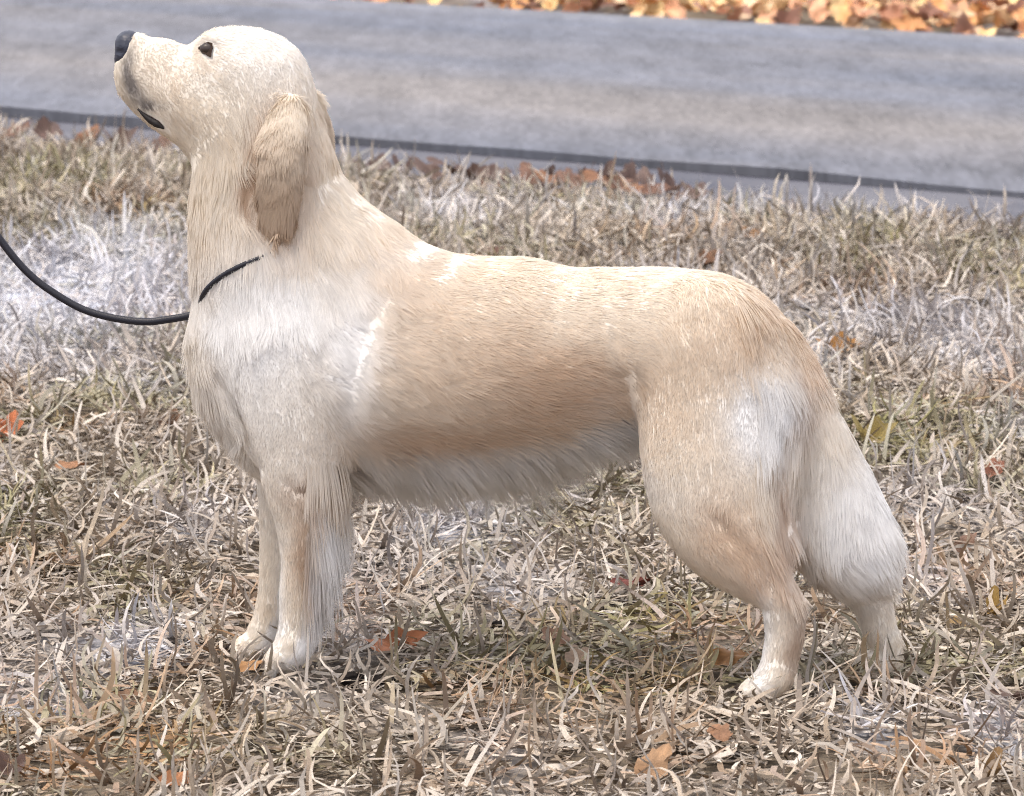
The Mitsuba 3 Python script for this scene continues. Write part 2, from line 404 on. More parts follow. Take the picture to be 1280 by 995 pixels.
scene['leaf_matte'] = {'type': 'twosided', 'bsdf': {'type': 'principled', 'base_color': VCOL, 'roughness': 0.6, 'specular': 0.3}}
LEAVES = [
    (-0.178, 7.527, 0.0919, 0, (0.46, 0.17, 0.07), 28, 20, 'large rusty orange leaf curled in the grass just behind the near front paw', None),
    (0.705, 10.878, 0.0998, 1, (0.42, 0.2, 0.05), 20, 160, 'golden brown leaf on the frosty grass right of the rump above the tail', None),
    (-0.962, 9.593, 0.0849, 0, (0.52, 0.16, 0.06), 30, 80, 'bright orange red leaf at the left edge of the grass', None),
    (0.192, 7.997, 0.0679, 3, (0.2, 0.055, 0.04), 25, 200, 'small dark red leaf in the grass below the belly near the hind leg', None),
    (0.067, 7.565, 0.0643, 2, (0.28, 0.15, 0.085), 20, 300, 'dull brown leaf half under straw below the middle of the belly', None),
    (0.324, 7.403, 0.0658, 4, (0.42, 0.21, 0.08), 22, 15, 'orange brown leaf lying just in front of the near hind paw', None),
    (0.681, 9.473, 0.0977, 5, (0.34, 0.26, 0.09), 25, 140, 'curled olive tan leaf in the grass close to the right of the tail', None),
    (-0.055, 12.415, 0.0817, 3, (0.15, 0.075, 0.05), 20, 30, 'dark brown leaf seen just above the back behind the withers', None),
    (0.286, 6.836, 0.0559, 2, (0.34, 0.18, 0.1), 15, 100, 'tan brown leaf lying flat in the foreground below the near hind paw', None),
    (0.191, 6.683, 0.0745, 4, (0.44, 0.26, 0.14), 35, 60, 'pale tan orange folded leaf in the foreground grass at the bottom', None),
    (0.881, 9.139, 0.0607, 0, (0.3, 0.12, 0.07), 25, 250, 'reddish brown leaf near the right edge level with the tail', None),
    (0.77, 8.47, 0.0533, 3, (0.26, 0.15, 0.1), 30, 50, 'small dull brown leaf right of the bushy tail tip', None),
    (0.481, 12.348, 0.0813, 1, (0.22, 0.11, 0.06), 20, 220, 'brown leaf in the grass above the croup of the dog', None),
    (0.619, 12.904, 0.0802, 4, (0.3, 0.16, 0.07), 20, 10, 'tan brown leaf between the dark gutter leaves and the croup', None),
    (0.76, 7.829, 0.0668, 5, (0.4, 0.25, 0.07), 25, 90, 'golden tan curled leaf near the right edge lower down than the tail', None),
    (0.709, 7.086, 0.0528, 3, (0.13, 0.08, 0.06), 20, 180, 'dark brown leaf at the lower right edge of the grass', None),
    (-0.673, 6.673, 0.0623, 1, (0.1, 0.055, 0.04), 20, 120, 'dark brown leaf at the lower left corner of the grass', None),
    (-0.544, 7.166, 0.0586, 2, (0.24, 0.13, 0.07), 20, 340, 'brown leaf in the grass between the left edge and the front paws', None),
    (-0.387, 7.342, 0.0544, 4, (0.5, 0.27, 0.12), 10, 40, 'orange straw coloured leaf flat beside the far front paw', None),
    (-0.661, 9.675, 0.0712, 1, (0.22, 0.12, 0.07), 22, 70, 'brown leaf in the grass in front of the chest', None),
    (0.098, 7.415, 0.0604, 0, (0.42, 0.29, 0.2), 15, 260, 'pale pinkish beige leaf next to the dull brown leaf below the belly', None),
    (-0.805, 9.157, 0.0608, 4, (0.4, 0.2, 0.1), 15, 200, 'faded orange leaf in the grass below the bright orange red one', None),
    (0.629, 8.844, 0.0457, 3, (0.06, 0.045, 0.04), 20, 20, 'blackish leaf right behind the tail', None),
    (0.687, 7.708, 0.0429, 2, (0.34, 0.22, 0.09), 15, 130, 'small yellow brown leaf in the grass right of the far hind leg', None),
    (0.636, 6.574, 0.0614, 5, (0.36, 0.22, 0.1), 25, 70, 'yellowish tan leaf at the bottom right of the grass', None),
    (-0.451, 6.584, 0.0564, 0, (0.4, 0.17, 0.07), 20, 190, 'rust coloured leaf in the straw at the bottom left', None),
    (-0.498, 14.985, 0.1094, 0, (0.15, 0.08, 0.055), 15, 0, 'dark brown leaf in the drift of leaves where the grass meets the gutter', 'dark leaves along the gutter'),
    (-0.456, 14.765, 0.1266, 1, (0.11, 0.07, 0.06), 22, 97, 'blackish brown leaf in the drift of leaves where the grass meets the gutter', 'dark leaves along the gutter'),
    (-0.425, 14.905, 0.1088, 2, (0.2, 0.095, 0.05), 29, 194, 'reddish brown leaf in the drift of leaves where the grass meets the gutter', 'dark leaves along the gutter'),
    (-0.384, 14.687, 0.1259, 3, (0.13, 0.085, 0.07), 36, 291, 'greyish brown leaf in the drift of leaves where the grass meets the gutter', 'dark leaves along the gutter'),
    (-0.352, 14.825, 0.1082, 4, (0.15, 0.08, 0.055), 43, 28, 'dark brown leaf in the drift of leaves where the grass meets the gutter', 'dark leaves along the gutter'),
    (-0.312, 14.61, 0.1253, 5, (0.11, 0.07, 0.06), 20, 125, 'blackish brown leaf in the drift of leaves where the grass meets the gutter', 'dark leaves along the gutter'),
    (-0.28, 14.746, 0.1076, 0, (0.2, 0.095, 0.05), 27, 222, 'reddish brown leaf in the drift of leaves where the grass meets the gutter', 'dark leaves along the gutter'),
    (-0.242, 14.533, 0.1246, 1, (0.13, 0.085, 0.07), 34, 319, 'greyish brown leaf in the drift of leaves where the grass meets the gutter', 'dark leaves along the gutter'),
    (-0.209, 14.668, 0.107, 2, (0.15, 0.08, 0.055), 41, 56, 'dark brown leaf in the drift of leaves where the grass meets the gutter', 'dark leaves along the gutter'),
    (-0.192, 14.457, 0.124, 3, (0.11, 0.07, 0.06), 18, 153, 'blackish brown leaf in the drift of leaves where the grass meets the gutter', 'dark leaves along the gutter'),
    (-0.159, 14.591, 0.1065, 4, (0.2, 0.095, 0.05), 25, 250, 'reddish brown leaf in the drift of leaves where the grass meets the gutter', 'dark leaves along the gutter'),
    (-0.123, 14.382, 0.1233, 5, (0.13, 0.085, 0.07), 32, 347, 'greyish brown leaf in the drift of leaves where the grass meets the gutter', 'dark leaves along the gutter'),
    (-0.09, 14.514, 0.1059, 0, (0.15, 0.08, 0.055), 39, 84, 'dark brown leaf in the drift of leaves where the grass meets the gutter', 'dark leaves along the gutter'),
    (-0.054, 14.308, 0.1227, 1, (0.11, 0.07, 0.06), 16, 181, 'blackish brown leaf in the drift of leaves where the grass meets the gutter', 'dark leaves along the gutter'),
    (-0.021, 14.439, 0.1053, 2, (0.2, 0.095, 0.05), 23, 278, 'reddish brown leaf in the drift of leaves where the grass meets the gutter', 'dark leaves along the gutter'),
    (0.014, 14.39, 0.1234, 3, (0.13, 0.085, 0.07), 30, 15, 'greyish brown leaf in the drift of leaves where the grass meets the gutter', 'dark leaves along the gutter'),
    (0.047, 14.187, 0.1035, 4, (0.15, 0.08, 0.055), 37, 112, 'dark brown leaf in the drift of leaves where the grass meets the gutter', 'dark leaves along the gutter'),
    (0.082, 14.316, 0.1227, 5, (0.11, 0.07, 0.06), 44, 209, 'blackish brown leaf in the drift of leaves where the grass meets the gutter', 'dark leaves along the gutter'),
    (0.094, 14.114, 0.103, 0, (0.2, 0.095, 0.05), 21, 306, 'reddish brown leaf in the drift of leaves where the grass meets the gutter', 'dark leaves along the gutter'),
    (0.129, 14.242, 0.1221, 1, (0.13, 0.085, 0.07), 28, 43, 'greyish brown leaf in the drift of leaves where the grass meets the gutter', 'dark leaves along the gutter'),
    (0.16, 14.043, 0.1025, 2, (0.15, 0.08, 0.055), 35, 140, 'dark brown leaf in the drift of leaves where the grass meets the gutter', 'dark leaves along the gutter'),
    (0.195, 14.169, 0.1215, 3, (0.11, 0.07, 0.06), 42, 237, 'blackish brown leaf in the drift of leaves where the grass meets the gutter', 'dark leaves along the gutter'),
    (0.226, 13.972, 0.102, 4, (0.2, 0.095, 0.05), 19, 334, 'reddish brown leaf in the drift of leaves where the grass meets the gutter', 'dark leaves along the gutter'),
    (0.261, 14.097, 0.1209, 5, (0.13, 0.085, 0.07), 26, 71, 'greyish brown leaf in the drift of leaves where the grass meets the gutter', 'dark leaves along the gutter'),
    (0.291, 13.902, 0.1015, 0, (0.15, 0.08, 0.055), 33, 168, 'dark brown leaf in the drift of leaves where the grass meets the gutter', 'dark leaves along the gutter'),
    (0.327, 14.026, 0.1203, 1, (0.11, 0.07, 0.06), 40, 265, 'blackish brown leaf in the drift of leaves where the grass meets the gutter', 'dark leaves along the gutter'),
    (0.355, 13.832, 0.101, 2, (0.2, 0.095, 0.05), 17, 2, 'reddish brown leaf in the drift of leaves where the grass meets the gutter', 'dark leaves along the gutter'),
    (0.372, 13.955, 0.1197, 3, (0.13, 0.085, 0.07), 24, 99, 'greyish brown leaf in the drift of leaves where the grass meets the gutter', 'dark leaves along the gutter'),
    (0.399, 13.763, 0.1005, 4, (0.15, 0.08, 0.055), 31, 196, 'dark brown leaf in the drift of leaves where the grass meets the gutter', 'dark leaves along the gutter'),
    (0.436, 13.885, 0.1191, 5, (0.11, 0.07, 0.06), 38, 293, 'blackish brown leaf in the drift of leaves where the grass meets the gutter', 'dark leaves along the gutter'),
    (0.473, 14.008, 0.1023, 0, (0.2, 0.095, 0.05), 15, 30, 'reddish brown leaf in the drift of leaves where the grass meets the gutter', 'dark leaves along the gutter'),
    (0.499, 13.815, 0.1186, 1, (0.13, 0.085, 0.07), 22, 127, 'greyish brown leaf in the drift of leaves where the grass meets the gutter', 'dark leaves along the gutter'),
    (-1.518, 15.463, 0.1133, 2, (0.15, 0.08, 0.055), 29, 224, 'dark brown leaf in the drift of leaves where the grass meets the gutter', 'dark leaves along the gutter'),
    (-1.41, 15.36, 0.1321, 3, (0.11, 0.07, 0.06), 36, 321, 'blackish brown leaf in the drift of leaves where the grass meets the gutter', 'dark leaves along the gutter'),
    (-1.289, 15.36, 0.1124, 4, (0.2, 0.095, 0.05), 43, 58, 'reddish brown leaf in the drift of leaves where the grass meets the gutter', 'dark leaves along the gutter'),
    (-1.18, 15.208, 0.1307, 5, (0.13, 0.085, 0.07), 20, 155, 'greyish brown leaf in the drift of leaves where the grass meets the gutter', 'dark leaves along the gutter'),
    (-1.041, 15.108, 0.1104, 0, (0.15, 0.08, 0.055), 27, 252, 'dark brown leaf in the drift of leaves where the grass meets the gutter', 'dark leaves along the gutter'),
]
counts = {}


def numbered(name):
    k = counts.get(name, 0)
    counts[name] = k + 1
    return name if k == 0 else f'{name}_{k:03d}'


def set_leaf(x, y, size, kind, rgb, tilt, spin, lift, ply=None, roll=0.0):
    key = numbered('fallen_leaf')
    d = dict(ply if ply is not None else leaf_ply(kind, rgb))
    d['to_world'] = T().translate([float(x), float(y), float(height(x, y) + lift)]).rotate([1, 0, 0], float(tilt)).rotate([0, 1, 0], float(roll)).rotate([0, 0, 1], float(spin)).scale(float(size))
    scene[key] = d
    return key


for x, y, size, kind, rgb, tilt, spin, text, group in LEAVES:
    key = set_leaf(x, y, size * (0.9 if group else 1), kind, np.array(rgb) * (0.9 if group else 0.6), tilt, spin, 0.06 if group else 0.030)
    labels[key] = {'label': text, 'category': 'leaf'}
    if group:
        labels[key]['group'] = group

# the leaf litter across the road
lr = np.random.default_rng(77)
PAL = [(0.64, 0.34, 0.14), (0.72, 0.52, 0.34), (0.50, 0.24, 0.10), (0.72, 0.50, 0.28), (0.36, 0.17, 0.10), (0.62, 0.34, 0.20), (0.74, 0.51, 0.25), (0.27, 0.14, 0.10)]
HUE = ['orange brown', 'pale orange tan', 'rust brown', 'light tan orange', 'dark red brown', 'brick orange', 'golden orange', 'dark brown']
SHARED = [(leaf_ply(i % 6, PAL[i % 8])) for i in range(24)]


def litter_spot(s0, s1, t0, t1):
    s, t = lr.uniform(s0, s1), t0 + (t1 - t0) * lr.random()
    return R0[0] + s * RD[0] + t * RN[0], R0[1] + s * RD[1] + t * RN[1]


for i in range(280):
    x, y = litter_spot(-4.5, -1.05, ROAD_W + 0.18, ROAD_W + 1.75)
    key = set_leaf(x, y, lr.uniform(0.09, 0.16), 0, None, lr.normal(25, 28), lr.uniform(0, 360), lr.uniform(0.03, 0.10), ply=SHARED[i % 24], roll=lr.normal(0, 25))
    labels[key] = {'label': HUE[i % 8] + ' dry leaf in the litter along the far side of the lane', 'category': 'leaf', 'group': 'dry leaves heaped across the lane'}
VV, FF, CC, base = [], [], [], 0
for i in range(3600):
    x, y = litter_spot(-11, 5, ROAD_W + 0.15, ROAD_W + 5.5) if i > 700 else litter_spot(-4.8, -0.8, ROAD_W + 0.15, ROAD_W + 2.2)
    V, F, sh = LEAF[i % 6]
    M = np.array(T().rotate([1, 0, 0], float(lr.normal(10, 25))).rotate([0, 0, 1], float(lr.uniform(0, 360))).scale(float(lr.uniform(0.08, 0.15))).matrix)[:3, :3]
    VV.append(V @ M.T + [x, y, float(height(x, y)) + lr.uniform(0.005, 0.05)]); FF.append(F + base); base += len(V)
    CC.append(np.array(PAL[lr.integers(8)]) * sh * lr.uniform(0.7, 1.1))
scene['leaf_litter'] = mikit.ply((np.vstack(VV), np.vstack(FF)), 'leaf_matte', smooth=True, color=np.clip(np.vstack(CC), 0.005, 0.9))
labels['leaf_litter'] = {'kind': 'stuff', 'label': 'thick bed of orange and brown leaves beyond the lane'}

# ------------------------------------------------------------------ dark lumps standing in for ground shadow and a dark hole
for x, y, r, text in [(-0.235, 7.319, 0.0154, 'blackish lump in place of ground shadow just behind the near front paw'), (-0.191, 7.319, 0.013, 'blackish lump in place of ground shadow below the large rusty orange leaf'), (-0.017, 7.761, 0.0107, 'small black lump in place of a dark hole in the grass below the belly')]:
    m = trimesh.creation.icosphere(subdivisions=3, radius=1.0)
    v = m.vertices * (0.35 + 1.3 * meshkit.fbm(m.vertices * 1.9 + x * 9, 4, 4))[:, None] * np.array([r * 1.3, r * 1.1, r * 0.7])
    key = numbered('shade_lump')
    d = mikit.ply(trimesh.Trimesh(v, m.faces, process=False), 'soil_matte', smooth=True, color=np.tile([[0.022, 0.019, 0.018]], (len(v), 1)))
    d['to_world'] = T().translate([x, y, float(height(x, y)) + 0.016])
    scene[key] = d
    labels[key] = {'label': text, 'category': 'clod'}

# ------------------------------------------------------------------ the dog
# Local frame in metres: X towards the head, Y away from the leash side (the dog's left is -Y), Z up from the paws.
# A station is (X, Z, radius seen from the side, Y, half-width); stations are strung on a smooth spine from head to tail or from top to toe.
PARTS = {
    'torso': [(0.4057, 0.4713, 0.1067, 0, 0.095), (0.3415, 0.4585, 0.1374, 0, 0.118), (0.2666, 0.4484, 0.1513, 0, 0.126), (0.1703, 0.4532, 0.1534, 0, 0.13), (0.0624, 0.4618, 0.1471, 0, 0.128), (-0.033, 0.4748, 0.1314, 0, 0.116), (-0.1161, 0.4933, 0.1136, 0, 0.1), (-0.1988, 0.5035, 0.104, 0, 0.1), (-0.2577, 0.4967, 0.1004, 0, 0.105), (-0.2991, 0.4647, 0.0933, 0, 0.1)],
    'chest': [(0.4481, 0.4943, 0.0652, 0, 0.06), (0.4266, 0.4409, 0.0855, 0, 0.08), (0.3978, 0.3936, 0.0902, 0, 0.085), (0.3616, 0.3526, 0.0736, 0, 0.085)],
    'withers': [(0.326, 0.64, 0.0826, 0, 0.075), (0.278, 0.5994, 0.092, 0, 0.085), (0.206, 0.5618, 0.0825, 0, 0.09), (0.1341, 0.5396, 0.073, 0, 0.09), (0.0385, 0.5276, 0.0775, 0, 0.09)],
    'neck': [(0.4189, 0.8159, 0.0895, 0, 0.066), (0.4144, 0.7687, 0.1014, 0, 0.074), (0.4064, 0.7155, 0.1121, 0, 0.08), (0.3971, 0.6563, 0.1228, 0, 0.088), (0.3843, 0.5912, 0.1324, 0, 0.098), (0.3569, 0.5203, 0.1325, 0, 0.108)],
    'skull': [(0.4836, 0.8834, 0.0495, 0, 0.045), (0.463, 0.8837, 0.0683, 0, 0.056), (0.4413, 0.8816, 0.0718, 0, 0.062), (0.4149, 0.8726, 0.073, 0, 0.064), (0.4066, 0.8456, 0.0706, 0, 0.062)],
    'cheek': [(0.5237, 0.8592, 0.0531, 0, 0.044), (0.4937, 0.836, 0.0613, 0, 0.054), (0.4635, 0.827, 0.059, 0, 0.06), (0.4455, 0.8155, 0.0589, 0, 0.058)],
    'muzzle': [(0.6021, 0.9124, 0.0307, 0, 0.027), (0.5975, 0.8841, 0.0378, 0, 0.031), (0.5878, 0.8866, 0.0449, 0, 0.033), (0.566, 0.8775, 0.0579, 0, 0.037), (0.5395, 0.8613, 0.0614, 0, 0.041), (0.5116, 0.8582, 0.0637, 0, 0.046), (0.4838, 0.8574, 0.0637, 0, 0.052)],
    'jaw': [(0.6075, 0.8603, 0.0213, 0, 0.018), (0.575, 0.83, 0.0225, 0, 0.022), (0.5364, 0.8022, 0.0213, 0, 0.028), (0.5002, 0.7885, 0.0354, 0, 0.036)],
    'fore_near': [(0.3571, 0.48, 0.0846, -0.055, 0.062), (0.3464, 0.3871, 0.0776, -0.068, 0.058), (0.3405, 0.3229, 0.0635, -0.075, 0.05), (0.3367, 0.2816, 0.0553, -0.077, 0.044), (0.3333, 0.24, 0.0459, -0.077, 0.038), (0.3339, 0.186, 0.0365, -0.076, 0.033), (0.3405, 0.1257, 0.0319, -0.075, 0.029), (0.3456, 0.0775, 0.0284, -0.075, 0.027), (0.3504, 0.0498, 0.0296, -0.076, 0.032), (0.3648, 0.0315, 0.0237, -0.077, 0.034)],
    'fore_far': [(0.3747, 0.3673, 0.0718, 0.06, 0.055), (0.3794, 0.281, 0.06, 0.068, 0.048), (0.3876, 0.2196, 0.0481, 0.07, 0.04), (0.4004, 0.1582, 0.0349, 0.07, 0.033), (0.4119, 0.0967, 0.0265, 0.07, 0.029), (0.4233, 0.0534, 0.0241, 0.07, 0.027), (0.4334, 0.0273, 0.0254, 0.07, 0.031), (0.4458, 0.0145, 0.0205, 0.07, 0.032)],
    'hind_near': [(-0.2514, 0.5043, 0.0906, -0.04, 0.065), (-0.2567, 0.4249, 0.1021, -0.058, 0.068), (-0.2637, 0.3568, 0.1043, -0.072, 0.068), (-0.274, 0.3005, 0.0973, -0.085, 0.064), (-0.2934, 0.2502, 0.0821, -0.097, 0.056), (-0.3263, 0.2059, 0.0601, -0.106, 0.045), (-0.3561, 0.1747, 0.0427, -0.11, 0.036), (-0.3775, 0.1464, 0.0346, -0.112, 0.029), (-0.3815, 0.1032, 0.0289, -0.113, 0.025), (-0.376, 0.0619, 0.0266, -0.113, 0.025), (-0.3682, 0.0323, 0.0278, -0.114, 0.032), (-0.3498, 0.0165, 0.022, -0.115, 0.035)],
    'hind_far': [(-0.2512, 0.4447, 0.0917, 0.05, 0.06), (-0.296, 0.3468, 0.1004, 0.075, 0.06), (-0.3602, 0.2624, 0.0828, 0.09, 0.055), (-0.4251, 0.1906, 0.0592, 0.1, 0.043), (-0.4679, 0.1405, 0.0427, 0.105, 0.034), (-0.4836, 0.1046, 0.0308, 0.106, 0.027), (-0.4959, 0.0652, 0.0261, 0.106, 0.025), (-0.5082, 0.0354, 0.0237, 0.106, 0.026), (-0.5072, 0.0136, 0.0249, 0.106, 0.032), (-0.4931, 0.001, 0.0202, 0.106, 0.033)],
    'tail': [(-0.3435, 0.5083, 0.0395, -0.01, 0.03), (-0.3815, 0.466, 0.0337, -0.012, 0.028), (-0.4078, 0.4104, 0.0326, -0.013, 0.027), (-0.4246, 0.3579, 0.0419, -0.013, 0.03), (-0.4368, 0.3052, 0.0547, -0.013, 0.034), (-0.4466, 0.2583, 0.0676, -0.013, 0.039), (-0.4574, 0.2206, 0.0746, -0.012, 0.043), (-0.4869, 0.1954, 0.0501, -0.012, 0.036), (-0.5058, 0.1747, 0.0291, -0.012, 0.025)],
    'breech': [(-0.3332, 0.4235, 0.065, -0.035, 0.06), (-0.3414, 0.3555, 0.0557, -0.05, 0.06), (-0.3374, 0.2865, 0.0511, -0.06, 0.055), (-0.3566, 0.2299, 0.0371, -0.07, 0.045)],
}
EAR = [(0.3595, 0.8331, 0.028, -0.05, 0.01), (0.3618, 0.8107, 0.0338, -0.062, 0.012), (0.3616, 0.7773, 0.0373, -0.08, 0.012), (0.3645, 0.7426, 0.035, -0.084, 0.011), (0.3671, 0.7132, 0.0315, -0.084, 0.01), (0.3701, 0.6883, 0.0257, -0.082, 0.009)]
LIP = [(0.5932, 0.8321, 0.0019, 0, 0), (0.5824, 0.8216, 0.0038, 0, 0), (0.5727, 0.8146, 0.0065, 0, 0), (0.5643, 0.81, 0.0071, 0, 0), (0.5534, 0.8031, 0.003, 0, 0)]
NOSE = [(0.6128, 0.9253, 0.0201, 0, 0.024), (0.6129, 0.917, 0.0201, 0, 0.026), (0.6204, 0.9027, 0.0142, 0, 0.018)]
EYE = (0.4846, 0.9226)
COLLAR = [(0.4806, 0.5717), (0.4649, 0.5862), (0.4263, 0.6094), (0.3843, 0.6279), (0.3304, 0.6501), (0.2767, 0.6688)]
LEASH = [(0.5135, 0.5263), (0.5392, 0.5197), (0.5637, 0.5155), (0.582, 0.5127), (0.6126, 0.5132), (0.6554, 0.5195), (0.6921, 0.5306), (0.7227, 0.5468), (0.7532, 0.5666), (0.7775, 0.5877), (0.7993, 0.6124), (0.8138, 0.6313), (0.8319, 0.6562), (0.8861, 0.7427), (0.9578, 0.879), (1.0409, 1.0564)]
TAN = [(0.0244, 0.4561, 0.1775, 0.0888, 0.6), (0.0956, 0.3482, 0.1183, 0.0379, 0.9), (-0.0464, 0.4227, 0.0947, 0.0497, 0.8), (-0.0463, 0.4814, 0.071, 0.026, 0.5), (0.1908, 0.3456, 0.0828, 0.0473, 0.5), (0.119, 0.5361, 0.142, 0.071, 0.35), (-0.2572, 0.4631, 0.1065, 0.1065, 0.4), (-0.338, 0.5466, 0.071, 0.0533, 0.6), (-0.4002, 0.4551, 0.0178, 0.071, 1.0), (0.3256, 0.2228, 0.0237, 0.0592, 1.2), (0.326, 0.157, 0.0189, 0.0414, 0.7), (0.3168, 0.2886, 0.0533, 0.0166, 0.6), (0.3679, 0.7304, 0.0402, 0.0888, 1.1), (0.3912, 0.8119, 0.0189, 0.0355, 0.7), (0.4132, 0.7471, 0.0107, 0.0379, 1.3), (0.1899, 0.6167, 0.071, 0.0473, 0.55), (0.3691, 0.554, 0.1538, 0.0473, 0.0), (-0.2958, 0.2533, 0.0426, 0.0497, 1.3), (-0.3522, 0.2021, 0.0308, 0.0402, 1.8), (-0.4032, 0.0917, 0.0166, 0.0592, 0.9), (-0.375, 0.2674, 0.013, 0.071, 1.7), (-0.5041, 0.1246, 0.026, 0.0237, 0.4), (0.4767, 0.6107, 0.0473, 0.071, 0.3), (0.5461, 0.8855, 0.0592, 0.0473, 0.35), (0.4758, 0.4331, 0.0142, 0.0592, 0.25), (0.2491, 0.6623, 0.0592, 0.0473, 0.15)]  # tan coat, plus painted shade at ear front, elbow fold and thigh-tail crease
WHITE = [(0.387, 0.5654, 0.1302, 0.071, 0.6), (0.4057, 0.4704, 0.1124, 0.1657, 0.85), (0.2595, 0.4857, 0.0308, 0.0947, 0.75), (-0.3528, 0.4305, 0.0426, 0.045, 1.2), (-0.3276, 0.3832, 0.0426, 0.0426, 0.6), (-0.4772, 0.2587, 0.0734, 0.1124, 1.2), (0.3904, 0.9168, 0.0888, 0.0592, 0.6), (0.0244, 0.3029, 0.1657, 0.0331, 1.0), (-0.1172, 0.3423, 0.0473, 0.0592, 0.8), (-0.3508, 0.0781, 0.0189, 0.0592, 1.0), (0.3781, 0.1134, 0.0166, 0.0828, 0.8), (0.2512, 0.1892, 0.0189, 0.071, 1.0), (0.1661, 0.6406, 0.0651, 0.0213, 0.2), (-0.2229, 0.31, 0.0592, 0.071, 0.15), (-0.1398, 0.6178, 0.1065, 0.0083, 0.6)]  # pale coat; the thin strip along the back is painted rim light
BROWN_AND_SHADE = [(0.4143, 0.7471, 0.0095, 0.0355, 0.8), (0.3912, 0.806, 0.0059, 0.0284, 0.4), (0.3258, 0.1869, 0.0154, 0.0533, 0.35), (0.33, 0.2894, 0.0237, 0.0071, 0.5), (-0.4044, 0.0918, 0.0107, 0.0473, 0.4), (0.2746, 0.31, 0.0213, 0.0059, 0.3)]  # brown leg marks, plus shade painted in front of the ear and at the elbow
GREY = [(0.6073, 0.8881, 0.0083, 0.0284, 0.75), (0.604, 0.8671, 0.0107, 0.0118, 0.5), (0.5909, 0.8509, 0.0107, 0.0107, 0.5), (0.5766, 0.8394, 0.0107, 0.0095, 0.5), (0.5944, 0.8649, 0.0166, 0.0166, 0.2), (0.573, 0.8359, 0.0213, 0.0071, 0.4), (0.4858, 0.9272, 0.0166, 0.0071, 0.5)]
CREASES = [([(0.2189, 0.568), (0.2515, 0.4755), (0.2674, 0.3806), (0.2463, 0.303)], 0.019, 0.0045), ([(0.3566, 0.2998), (0.3278, 0.2816), (0.2846, 0.2971)], 0.007, 0.003), ([(-0.1419, 0.4617), (-0.1562, 0.3801), (-0.1659, 0.2864)], 0.013, 0.006), ([(-0.3811, 0.3861), (-0.3714, 0.2924), (-0.3813, 0.2106), (-0.4003, 0.1583)], 0.01, 0.01), ([(-0.2889, 0.2665), (-0.3359, 0.2092), (-0.3595, 0.1747)], 0.012, 0.005), ([(0.4661, 0.4466), (0.4281, 0.3882), (0.3986, 0.3117)], 0.009, 0.006)]
DOG = (0.0379, 7.3724)
DYAW = math.radians(10)
AX = np.array([[-math.cos(DYAW), math.sin(DYAW), 0], [math.sin(DYAW), math.cos(DYAW), 0], [0, 0, 1.0]])


def world(p):
    return np.asarray(p, float) @ AX + np.array([DOG[0], DOG[1], 0.0])


def strung(st, step=0.008):
    from scipy.interpolate import PchipInterpolator
    a = np.array(st)
    s = np.r_[0, np.cumsum(np.linalg.norm(np.diff(a[:, [0, 1, 3]], axis=0), axis=1))]
    n = max(3, int(s[-1] / step))
    b = PchipInterpolator(s, a)(np.linspace(0, s[-1], n))
    c = np.stack([b[:, 0], b[:, 3], b[:, 1]], -1)            # centres X Y Z
    rad = np.stack([b[:, 2], b[:, 4], b[:, 2]], -1)
    return c, rad, unit(np.gradient(c, axis=0))


def ell(p, c, r):
    q = (p - c) / r
    k0 = np.sqrt((q * q).sum(-1)); k1 = np.sqrt(((q / r) ** 2).sum(-1))
    return k0 * (k0 - 1) / np.maximum(k1, 1e-6)


def smin(a, b, k):
    h = np.maximum(k - np.abs(a - b), 0) / k
    return np.minimum(a, b) - h * h * k * 0.25


